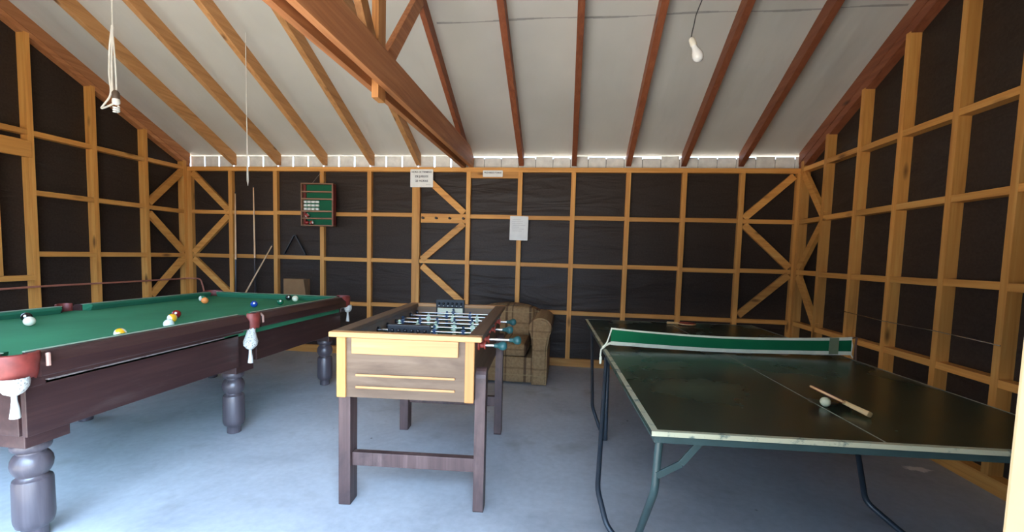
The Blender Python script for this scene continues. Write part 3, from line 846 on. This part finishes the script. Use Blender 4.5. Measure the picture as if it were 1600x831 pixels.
# cream worn board edge along the near end and the left side
bm = new(); box(bm, -.0015, W+.0015, -.003, -.0005, TZ-.016, TZ+.0005); obj('worn_edge', bm, TLINE, top, label='worn cream near edge of the board')
for (y0, y1) in ((.012, L/2-.03), (L/2+.03, L-.012)):
    bm = new()
    box(bm, .012, .030, y0, y1, TZ-.045, TZ-.0185, .001); box(bm, W-.030, W-.012, y0, y1, TZ-.045, TZ-.0185, .001)
    box(bm, .030, W-.030, y0, y0+.018, TZ-.045, TZ-.0185, .001); box(bm, .030, W-.030, y1-.018, y1, TZ-.045, TZ-.0185, .001)
    obj('frame', bm, TEALM, tt)
MW = tt.matrix_basis if False else Matrix.Translation((.3058, 1.5381, 0)) @ Matrix.Rotation(TA, 4, 'Z')
MI = MW.inverted()
def pipe(name, pts, M, r=.0125):
    bm = new(); tube(bm, smooth_path([MI @ Vector(p) for p in pts], 5, .035), r, 12)
    return obj(name, bm, M, tt, smooth=True)
zt = TZ-.044
pipe('leg', [(.350, 1.625, zt), (.342, 1.625, .45), (.330, 1.83, .16), (.318, 1.93, .013)], TEALM, .0145)
pipe('leg', [(.262, 2.83, zt), (.177, 2.08, .20), (.215, 1.97, .09), (.30, 1.935, .013)], DARKM)
pipe('leg', [(.30, 3.13, zt), (.307, 3.128, .013)], DARKM, .014)
pipe('leg', [(.235, 4.02, zt), (.216, 3.267, .20), (.265, 3.18, .08), (.303, 3.128, .013)], DARKM)
pipe('leg', [(1.72, 1.72, zt), (1.71, 1.72, .45), (1.69, 1.86, .16), (1.68, 2.0, .013)], TEALM, .0145)
pipe('leg', [(1.60, 2.74, zt), (1.404, 2.186, .20), (1.50, 2.105, .12), (1.66, 1.995, .013)], DARKM)
pipe('leg', [(1.62, 3.2, zt), (1.63, 3.2, .013)], DARKM, .014)
pipe('leg', [(1.58, 4.08, zt), (1.60, 3.34, .20), (1.615, 3.26, .08), (1.63, 3.21, .013)], DARKM)
# flat stays
bm = new()
for a, b in (((.345, 1.612, .515), (.425, 1.612, .565)), ((.425, 1.612, .565), (.49, 1.60, zt+.002))):
    beam(bm, MI @ Vector(a), MI @ Vector(b), .024, .008, (0, 1, 0), .001)
obj('stay', bm, TEALM, tt, label='flat bent stay under the near left corner')
# net
nty = L/2 + .005
def tloc(x, y, z): return MW @ Vector((x, y, z))
def strip(bm, f_lo, f_hi, x0, x1, y, n=40, th=.003):
    g = []
    for i in range(n+1):
        x = x0+(x1-x0)*i/n; yy = y + .004*math.sin(x*7)
        g.append([bm.verts.new(p) for p in ((x, yy-th/2, f_lo(x)), (x, yy+th/2, f_lo(x)), (x, yy+th/2, f_hi(x)), (x, yy-th/2, f_hi(x)))])
    for i in range(n):
        for j in range(4):
            k = (j+1) % 4; bm.faces.new((g[i][j], g[i+1][j], g[i+1][k], g[i][k]))
    bm.faces.new(g[0]); bm.faces.new(g[-1]); bmesh.ops.recalc_face_normals(bm, faces=bm.faces[:])
nx0, nx1 = .048, W-.012
def top_z(x): t = (x-nx0)/(nx1-nx0); return .842 - .028*math.sin(PI*t)**.8 if 0 < t < 1 else .842
def bot_z(x): t = (x-nx0)/(nx1-nx0); return .735 - .016*math.sin(PI*min(max(t, 0), 1))
ntr = thing('table_tennis_net', 'sagging green net with cream tapes across the ping-pong table', 'net', (.3058, 1.5381, 0), TA)
bm = new(); strip(bm, lambda x: bot_z(x)+.004, lambda x: top_z(x)-.004, nx0, nx1, nty); obj('mesh', bm, NETG, ntr, smooth=True)
bm = new(); strip(bm, lambda x: top_z(x)-.009-.009*((x-nx0)/(nx1-nx0))**2, lambda x: top_z(x)+.001, nx0, nx1, nty, th=.007); obj('top_tape', bm, NETTAPE, ntr, smooth=True)
bm = new(); strip(bm, lambda x: bot_z(x)-.004, lambda x: bot_z(x)+.019, nx0, nx1, nty, th=.007); obj('bottom_tape', bm, NETTAPE, ntr, smooth=True)
bm = new(); strip(bm, lambda x: bot_z(x), lambda x: top_z(x), nx1-.13, nx1-.075, nty, 4, .008); obj('patch', bm, plain('olive_patch', srgb(116, 124, 92), .9), ntr, label='faded olive patch near the right end')
bm = new()
tube(bm, [(nx0+.004, nty, top_z(nx0)), (nx0-.006, nty, .80), (nx0-.022, nty-.004, .75), (.004, nty-.010, TZ+.012), (-.012, nty-.012, TZ-.004), (-.016, nty-.014, TZ-.045)], .005, 8)
tube(bm, [(nx0+.004, nty, .745), (.02, nty-.004, TZ+.026), (-.006, nty-.01, TZ+.006)], .008, 8)
obj('tie_cord', bm, NETTAPE, ntr, smooth=True)
bm = new(); tube(bm, [(-.014, nty-.02, TZ-.045), (-.014, nty-.02, TZ-.06), (-.014, nty-.02, TZ-.095)], [.006, .009, .007], 8); obj('toggle', bm, NETTAPE, ntr, smooth=True)
bm = new()
tube(bm, [(nx1-.004, nty, top_z(nx1)), (nx1+.008, nty, .79), (nx1+.004, nty, .735), (W+.004, nty, TZ+.008)], .004, 8)
obj('tie_cord', bm, NETTAPE, ntr, smooth=True)
bm = new(); tube(bm, [(nx1-.005, nty, .832), (nx1+.035, nty, .842), (nx1+.05, nty, .84)], .004, 8); tube(bm, [(nx1+.03, nty, .842), (nx1+.028, nty, .80), (nx1+.034, nty, TZ-.01)], .006, 8)
obj('net_post', bm, plain('rusty_post', srgb(104, 70, 54), .6), ntr, smooth=True)

# bats and ball
def bat(name, label, loc, ax, nrm):
    """ax: from blade tip to handle end; nrm: blade normal"""
    t = thing(name, label, 'bat', loc)
    ax = Vector(ax).normalized(); nrm = Vector(nrm); nrm = (nrm - ax*nrm.dot(ax)).normalized(); sd = nrm.cross(ax)
    R = Matrix((ax, sd, nrm)).transposed()
    t.rotation_euler = R.to_euler()
    def outline(r1, r2):
        pts = []
        for k in range(28):
            a = .42 + (2*PI-.84)*k/27
            pts.append((r1*math.cos(a), r2*math.sin(a)))
        return [(p[0]+.083, p[1]) for p in pts] 
    pts = outline(.083, .075)
    neck = [(.165, -.018), (.165, .018)]
    bm = new(); prism(bm, pts, -.0033, .0033, 'Z'); obj('blade', bm, BATW, t)
    for s in (-1, 1):
        bm = new(); za, zb = sorted((s*.0034, s*.0056)); prism(bm, outline(.080, .072), za, zb, 'Z'); obj('rubber', bm, RUBR if s > 0 else plain('bat_rubber_under', srgb(150, 66, 50), .6), t)
    bm = new(); box(bm, .145, .255, -.0105, .0105, -.0085, .0085, .005)
    for v in bm.verts:
        f = 1 + .25*(v.co.x-.145)/.11; v.co.y *= f; v.co.z *= f
    obj('handle', bm, BATW, t, smooth=True)
    return t
tip = Vector((1.083, 2.066, .7495)); end = Vector((1.165, 1.822, .7195))
ax = (end-tip).normalized()
mid = (tip+end)/2; view = (mid - Vector((0, 0, CAM_Z))).normalized()
bat('table_tennis_bat', 'wooden table tennis bat tilted over a cream ball on the near half', tip, ax, ax.cross(view) if ax.cross(view).z > 0 else view.cross(ax))
bat('table_tennis_bat', 'red table tennis bat lying flat at the far end of the table', (1.17, 4.185, TZ+.0115), (-1, .04, 0), (0, 0, 1))
bm = new(); sphere(bm, (0, 0, 0), .0195)
o = obj('table_tennis_ball', bm, CREAM, smooth=True); o.location = (1.069, 1.948, TZ+.0200)
tag(o, 'cream table tennis ball under the tilted bat', 'ball')

# ------------------------------------------------------------------ things on the back wall
YW = YB - .004
def flat_sign(name, label, cat, x0, x1, z0, z1, lines, tilt=0, y=YW-.008, col=PAPERW):
    cx, cz = (x0+x1)/2, (z0+z1)/2
    t = thing(name, label, cat, (cx, y, cz)); t.rotation_euler = (0, tilt, 0)
    bm = new(); w2, h2 = (x1-x0)/2, (z1-z0)/2; r = .008; pts = []
    for (sx, sz, a0) in ((1, 1, 0), (-1, 1, PI/2), (-1, -1, PI), (1, -1, 1.5*PI)):
        for k in range(4):
            a = a0 + PI/2*k/3; pts.append((sx*(w2-r)+r*math.cos(a), sz*(h2-r)+r*math.sin(a)))
    prism(bm, pts, -.0015, .0015, 'Y'); obj('sheet', bm, col, t)
    bpy.context.view_layer.update()
    for (txt, px, pz, size, M, al) in lines:
        Wm = t.matrix_world @ Matrix.Translation((px, -.0022, pz)) @ Matrix.Rotation(PI/2, 4, 'X')
        lettering(txt, size, M, t, Wm, (.0006 if size > .03 else .0003) if size > .02 else 0, al)
    return t
flat_sign('notice_sign', 'white closing time notice, the taller sign nailed at a double stud', 'sign', -1.902, -1.622, 2.071, 2.281,
          [('HORA DE TERMINO', 0, .072, .0275, INK, 'CENTER'), ('DE JUEGOS', 0, .020, .032, INK, 'CENTER'), ('23 HORAS', 0, -.032, .034, INK, 'CENTER'), ('GRACIAS', .082, -.074, .014, GREYINK, 'CENTER')])
flat_sign('notice_sign', 'small wide white no smoking strip on the lintel', 'sign', -1.022, -.787, 2.196, 2.272,
          [('PROHIBIDO FUMAR', 0, .010, .0235, INK, 'CENTER')])
pp = flat_sign('notice_paper', 'pinned white sheet of typed paper below the small sign', 'paper', -.688, -.474, 1.467, 1.747, [], .012)
bm = new()
for k, (wd, off) in enumerate(((.10, -.03), (.13, -.02), (.12, -.02), (.15, 0), (.09, -.04), (.14, -.01), (.11, -.02))):
    z = .10 - .022*k; box(bm, off-wd/2, off+wd/2, -.0024, -.0016, z-.0018, z+.0018)
obj('lettering', bm, GREYINK, pp, label='faint grey typed lines')

# coat rail with four pegs
cr = thing('peg_rail', 'pine peg rail with four dark pegs between two studs', 'peg rail', (-1.502, YB+.0145, 1.708))
bm = new(); box(bm, -.27, .285, -.012, .012, -.054, .054, .002); obj('board', bm, PINE['X'], cr)
for k in range(4):
    bm = new(); x = -.235+.165*k
    lathe(bm, [(0, 0), (.012, 0), (.010, .03), (.015, .036), (.015, .046), (0, .05)], 12, Matrix.Translation((x, -.012, 0)) @ Matrix.Rotation(PI/2, 4, 'X'))
    obj('peg', bm, plain('dark_peg', (.05, .03, .02), .6), cr, smooth=True)

# score rack
sr = thing('score_rack', 'hanging wooden pool score rack with green shelves and white tiles', 'score rack', (-3.035, 5.17, 1.58), math.radians(2))
RW, RH, RD = .205, .515, .07
bm = new()
box(bm, -RW, RW, -RD/2, RD/2, 0, .014, .002); box(bm, -RW, RW, -RD/2, RD/2, RH-.014, RH, .002)
box(bm, -RW, -RW+.014, -RD/2, RD/2, .0145, RH-.0145, .002); box(bm, RW-.018, RW-.004, -RD/2, RD/2, .0145, RH-.0145, .002)
obj('frame', bm, RACKW, sr)
bm = new(); box(bm, RW-.0038, RW+.003, -RD/2, RD/2, .0145, RH-.0145, .001); obj('side', bm, REDWD, sr, label='dark red right side')
bm = new(); box(bm, -RW+.0145, RW-.0185, RD/2-.012, RD/2-.002, .0145, RH-.0145); obj('back_board', bm, felt('rack_green_felt', srgb(34, 96, 66)), sr, label='green felt back board')
shelves = [.092, .178, .325, .412]
for z in shelves:
    bm = new(); box(bm, -RW+.0145, RW-.0185, -RD/2+.002, RD/2-.013, z-.008, z+.008, .001); obj('shelf', bm, RACKW, sr)
for za, zb in ((.0145, .085), (.099, .171), (.332, .405), (.419, .50)):
    bm = new(); box(bm, -RW+.015, -RW+.045, .0, RD/2-.013, za+.001, zb-.001, .002); obj('end_block', bm, REDWD, sr, label='dark red end block')
for r in range(3):
    for c in range(4):
        x = -RW+.04+.05*c; z = .208+.042*r
        bm = new(); box(bm, x-.019, x+.019, -.005, RD/2-.0125, z-.013, z+.013, .002); obj('tile', bm, WHITEP, sr, label='white numbered tile')
# string
bm = new()
tube(bm, [(-.09, .02, RH), (.0, .055, RH+.135), (.09, .02, RH)], .002, 6); obj('string', bm, plain('rack_string', (.3, .27, .24), .8), sr)
RZ = Matrix.Rotation(math.radians(2), 4, 'Z')
for (lx, z, M, lb) in ((-.135, .1006, ball_mat('ball_rack_white', (.45, .05, .04), True, (.6, .2, .5)), 'red and white ball on the upper ball shelf of the score rack'),
                      (-.138, .0145, ball_mat('ball_rack_red', (.30, .02, .02)), 'red ball on the bottom shelf of the score rack'),
                      (-.078, .0145, ball_mat('ball_rack_red_stripe', (.35, .03, .02), True, (1, 0, .2)), 'red striped ball beside the red one on the bottom rack shelf')):
    p = Vector((-3.035, 5.17, 1.58)) + RZ @ Vector((lx, -.012, z+.0262))
    bm = new(); sphere(bm, (0, 0, 0), .0258)
    o = obj('pool_ball', bm, M, smooth=True); o.location = p
    tag(o, lb, 'pool ball', 'balls kept in the score rack')

# triangle rack resting on a nogging
bm = new()
def tri(bm, w_, h_, r, y0, y1):
    C = [(-w_/2, 0), (w_/2, 0), (0, h_)]
    def ring(sc_r, cxy):
        out = []
        cc = ((C[0][0]+C[1][0]+C[2][0])/3, h_/3)
        for i, p in enumerate(C):
            prv, nx = C[i-1], C[(i+1) % 3]
            a1 = math.atan2(-(p[0]-prv[0]), (p[1]-prv[1])) ; 
            n1 = Vector((p[1]-prv[1], -(p[0]-prv[0]))).normalized(); n2 = Vector((nx[1]-p[1], -(nx[0]-p[0]))).normalized()
            for k in range(6):
                n = (n1*(1-k/5)+n2*(k/5)).normalized(); out.append((p[0]+n.x*sc_r, p[1]+n.y*sc_r))
        return out
    o = ring(r, None); i_ = ring(r-.011, None); n = len(o)
    V = [[bm.verts.new((p[0], y, p[1])) for p in q] for q, y in ((o, y0), (o, y1), (i_, y1), (i_, y0))]
    for a in range(4):
        A_, B_ = V[a], V[(a+1) % 4]
        for k in range(n): bm.faces.new((A_[k], A_[(k+1) % n], B_[(k+1) % n], B_[k]))
    bmesh.ops.recalc_face_normals(bm, faces=bm.faces[:])
tri(bm, .255, .222, .02, -.014, .014)
o = obj('triangle_rack', bm, BLKP, smooth=True); o.location = (-3.405, 5.268, 1.2315)
tag(o, 'black plastic triangle ball rack standing on a wall rail', 'triangle rack')

# cardboard box on the lower nogging
cb = thing('cardboard_box', 'brown cardboard box standing on the low wall rail behind the pool table', 'box', (-3.365, 5.24, .6615))
bm = new(); box(bm, -.145, .145, -.055, .050, 0, .262, .003); obj('carton', bm, CARD, cb)
bm = new(); beam(bm, (.146, -.05, .262), (.175, -.045, .06), .004, .09, (0, 1, 0), .001); obj('flap', bm, plain('flap_card', srgb(120, 94, 66), .85), cb)

# cues
def cue(loc_tip, loc_butt, label):
    a = Vector(loc_butt); b = Vector(loc_tip); d = b-a
    t = thing('pool_cue', label, 'pool cue', a)
    L_ = d.length; q = d.normalized()
    def seg(n, f0, f1, r0, r1, M, **k):
        bm = new(); tube(bm, [q*L_*f0, q*L_*(f0+f1)/2, q*L_*f1], [r0, (r0+r1)/2, r1], 12); return obj(n, bm, M, t, smooth=True, **k)
    seg('butt', 0, .36, .0145, .0115, plain('dark_cue_butt', (.03, .02, .02), .3, coat=.4))
    seg('shaft', .361, .985, .0112, .0065, CUEW); seg('tip', .986, 1, .0065, .006, BLKP)
    return t
cue((-3.90, 5.185, 2.062), (-3.92, 5.225, .665), 'upright thin cue beside the hanging cord, tip highest on the wall')
cue((-3.678, 5.225, 1.345), (-4.17, 4.78, .016), 'leaning cue slanting behind the far pool table cushion')
cue((-4.185, 5.232, 1.99), (-4.185, 5.218, .665), 'cue standing flat against the stud by the left corner brace')

# ------------------------------------------------------------------ pipe, wire, cords and bulbs
bm = new()
tube(bm, smooth_path([(XL+.03, 2.95, .872), (XL+.03, 3.6, .884), (XL+.03, 4.5, .88), (XL+.03, 5.20, .884), (-4.66, 5.20, .884), (-4.615, 5.205, .70), (-4.615, 5.205, .10)], 6, .05), .0095, 10)
tag(obj('copper_pipe', bm, PIPEP, smooth=True), 'thin copper pipe running along the left wall and bending down in the corner', 'pipe')
bm = new(); tube(bm, [(XR-.004, 4.303, .872), (XR-.004, 3.8, .858), (XR-.004, 3.3, .862), (XR-.004, 2.84, .852)], .003, 6)
tag(obj('wire', bm, STEEL, smooth=True), 'thin bright wire strung across the right wall studs', 'wire')

def cord(bm, pts, r): tube(bm, smooth_path(pts, 5, .05), r, 8)
# left compact bulb, in its looped flex
lb = thing('pendant_bulb', 'white compact spiral bulb on a looped white flex at the left', 'light bulb', (-3.067, 2.75, 2.18))
def rel(pts, o): return [tuple(Vector(p)-Vector(o)) for p in pts]
LO = (-3.067, 2.75, 2.18)
bm = new()
tube(bm, rel([(-3.06, 2.75, zc(2.75)-.16), (-3.07, 2.75, 3.1), (-3.075, 2.75, 2.69)], LO), .005, 8)
cord(bm, rel([(-3.078, 2.75, 2.75), (-3.105, 2.75, 2.60), (-3.115, 2.75, 2.42), (-3.098, 2.75, 2.30), (-3.16, 2.75, 2.235), (-3.19, 2.75, 2.205), (-3.13, 2.75, 2.222), (-3.075, 2.75, 2.245)], LO), .006)
cord(bm, rel([(-3.072, 2.75, 2.74), (-3.095, 2.755, 2.55), (-3.100, 2.755, 2.36), (-3.078, 2.75, 2.26)], LO), .006)
cord(bm, rel([(-3.075, 2.75, 2.70), (-3.060, 2.745, 2.55), (-3.056, 2.745, 2.42), (-3.062, 2.75, 2.31)], LO), .005)
obj('flex', bm, CABLE, lb, smooth=True)
bm = new(); lathe(bm, [(0, .145), (.012, .145), (.022, .13), (.022, .095), (.02, .09), (0, .09)], 18); obj('socket', bm, plain('brown_socket', (.10, .07, .05), .5), lb, smooth=True)
bm = new(); lathe(bm, [(0, .089), (.02, .089), (.023, .08), (.023, .062), (.010, .050), (0, .048)], 18); obj('ballast', bm, BULBG, lb, smooth=True)
bm = new()
hel = [(.015*math.cos(a), .015*math.sin(a), .042-.0022*a) for a in [k*.4 for k in range(46)]]
tube(bm, [(p[0], p[1], p[2]-.001) for p in hel], .006, 8); obj('spiral_tube', bm, BULBG, lb, smooth=True)

# right bulb on dark flex, swung to one side
RO = Vector((.737, 3.0, 2.58))
rb = thing('pendant_bulb', 'tilted white round bulb on a thin dark flex at the right', 'light bulb', RO)
bm = new(); tube(bm, rel([(.80, 3.0, zc(3.0)-.01), (.79, 3.0, 3.2), (.768, 3.0, 2.90), (.748, 3.0, 2.845), (.733, 3.0, 2.80), (.724, 3.0, 2.74), (.716, 3.0, 2.70), (.712, 3.0, 2.665)], RO), .0035, 8)
obj('flex', bm, DCABLE, rb, smooth=True)
d = Vector((.052, -.012, -.135)).normalized()
Mr = Matrix.Translation(Vector((.712, 3.0, 2.668))-RO) @ d.to_track_quat('Z', 'Y').to_matrix().to_4x4()
bm = new(); lathe(bm, [(0, 0), (.012, .001), (.019, .010), (.0205, .05), (.018, .056), (0, .056)], 20, Mr); obj('socket', bm, SOCK, rb, smooth=True)
bm = new(); lathe(bm, [(0, .056), (.017, .056), (.018, .072), (.024, .088), (.031, .104), (.034, .122), (.031, .140), (.022, .153), (.010, .159), (0, .160)], 24, Mr)
obj('bulb', bm, BULBG, rb, smooth=True)

# hanging loop of cord in front of the back wall
CO = Vector((-3.022*.9, 3.8, 1.86))
xk = -2.915
bm = new(); o0 = Vector((xk, 3.8, 1.86))
zt_ = zr(3.8)
tube(bm, rel([(xk, 3.8, zc(3.8)-.004), (xk, 3.8, 2.6), (xk+.003, 3.8, 2.12), (xk+.008, 3.8, 1.90), (xk+.003, 3.8, 1.86), (xk-.004, 3.8, 1.90), (xk-.001, 3.8, 2.12), (xk+.001, 3.8, 2.5)], o0), .0035, 8)
o = obj('pull_cord', bm, CABLE, smooth=True); o.location = o0
tag(o, 'long white cord hanging from the roof lining, looped at its end', 'cord')
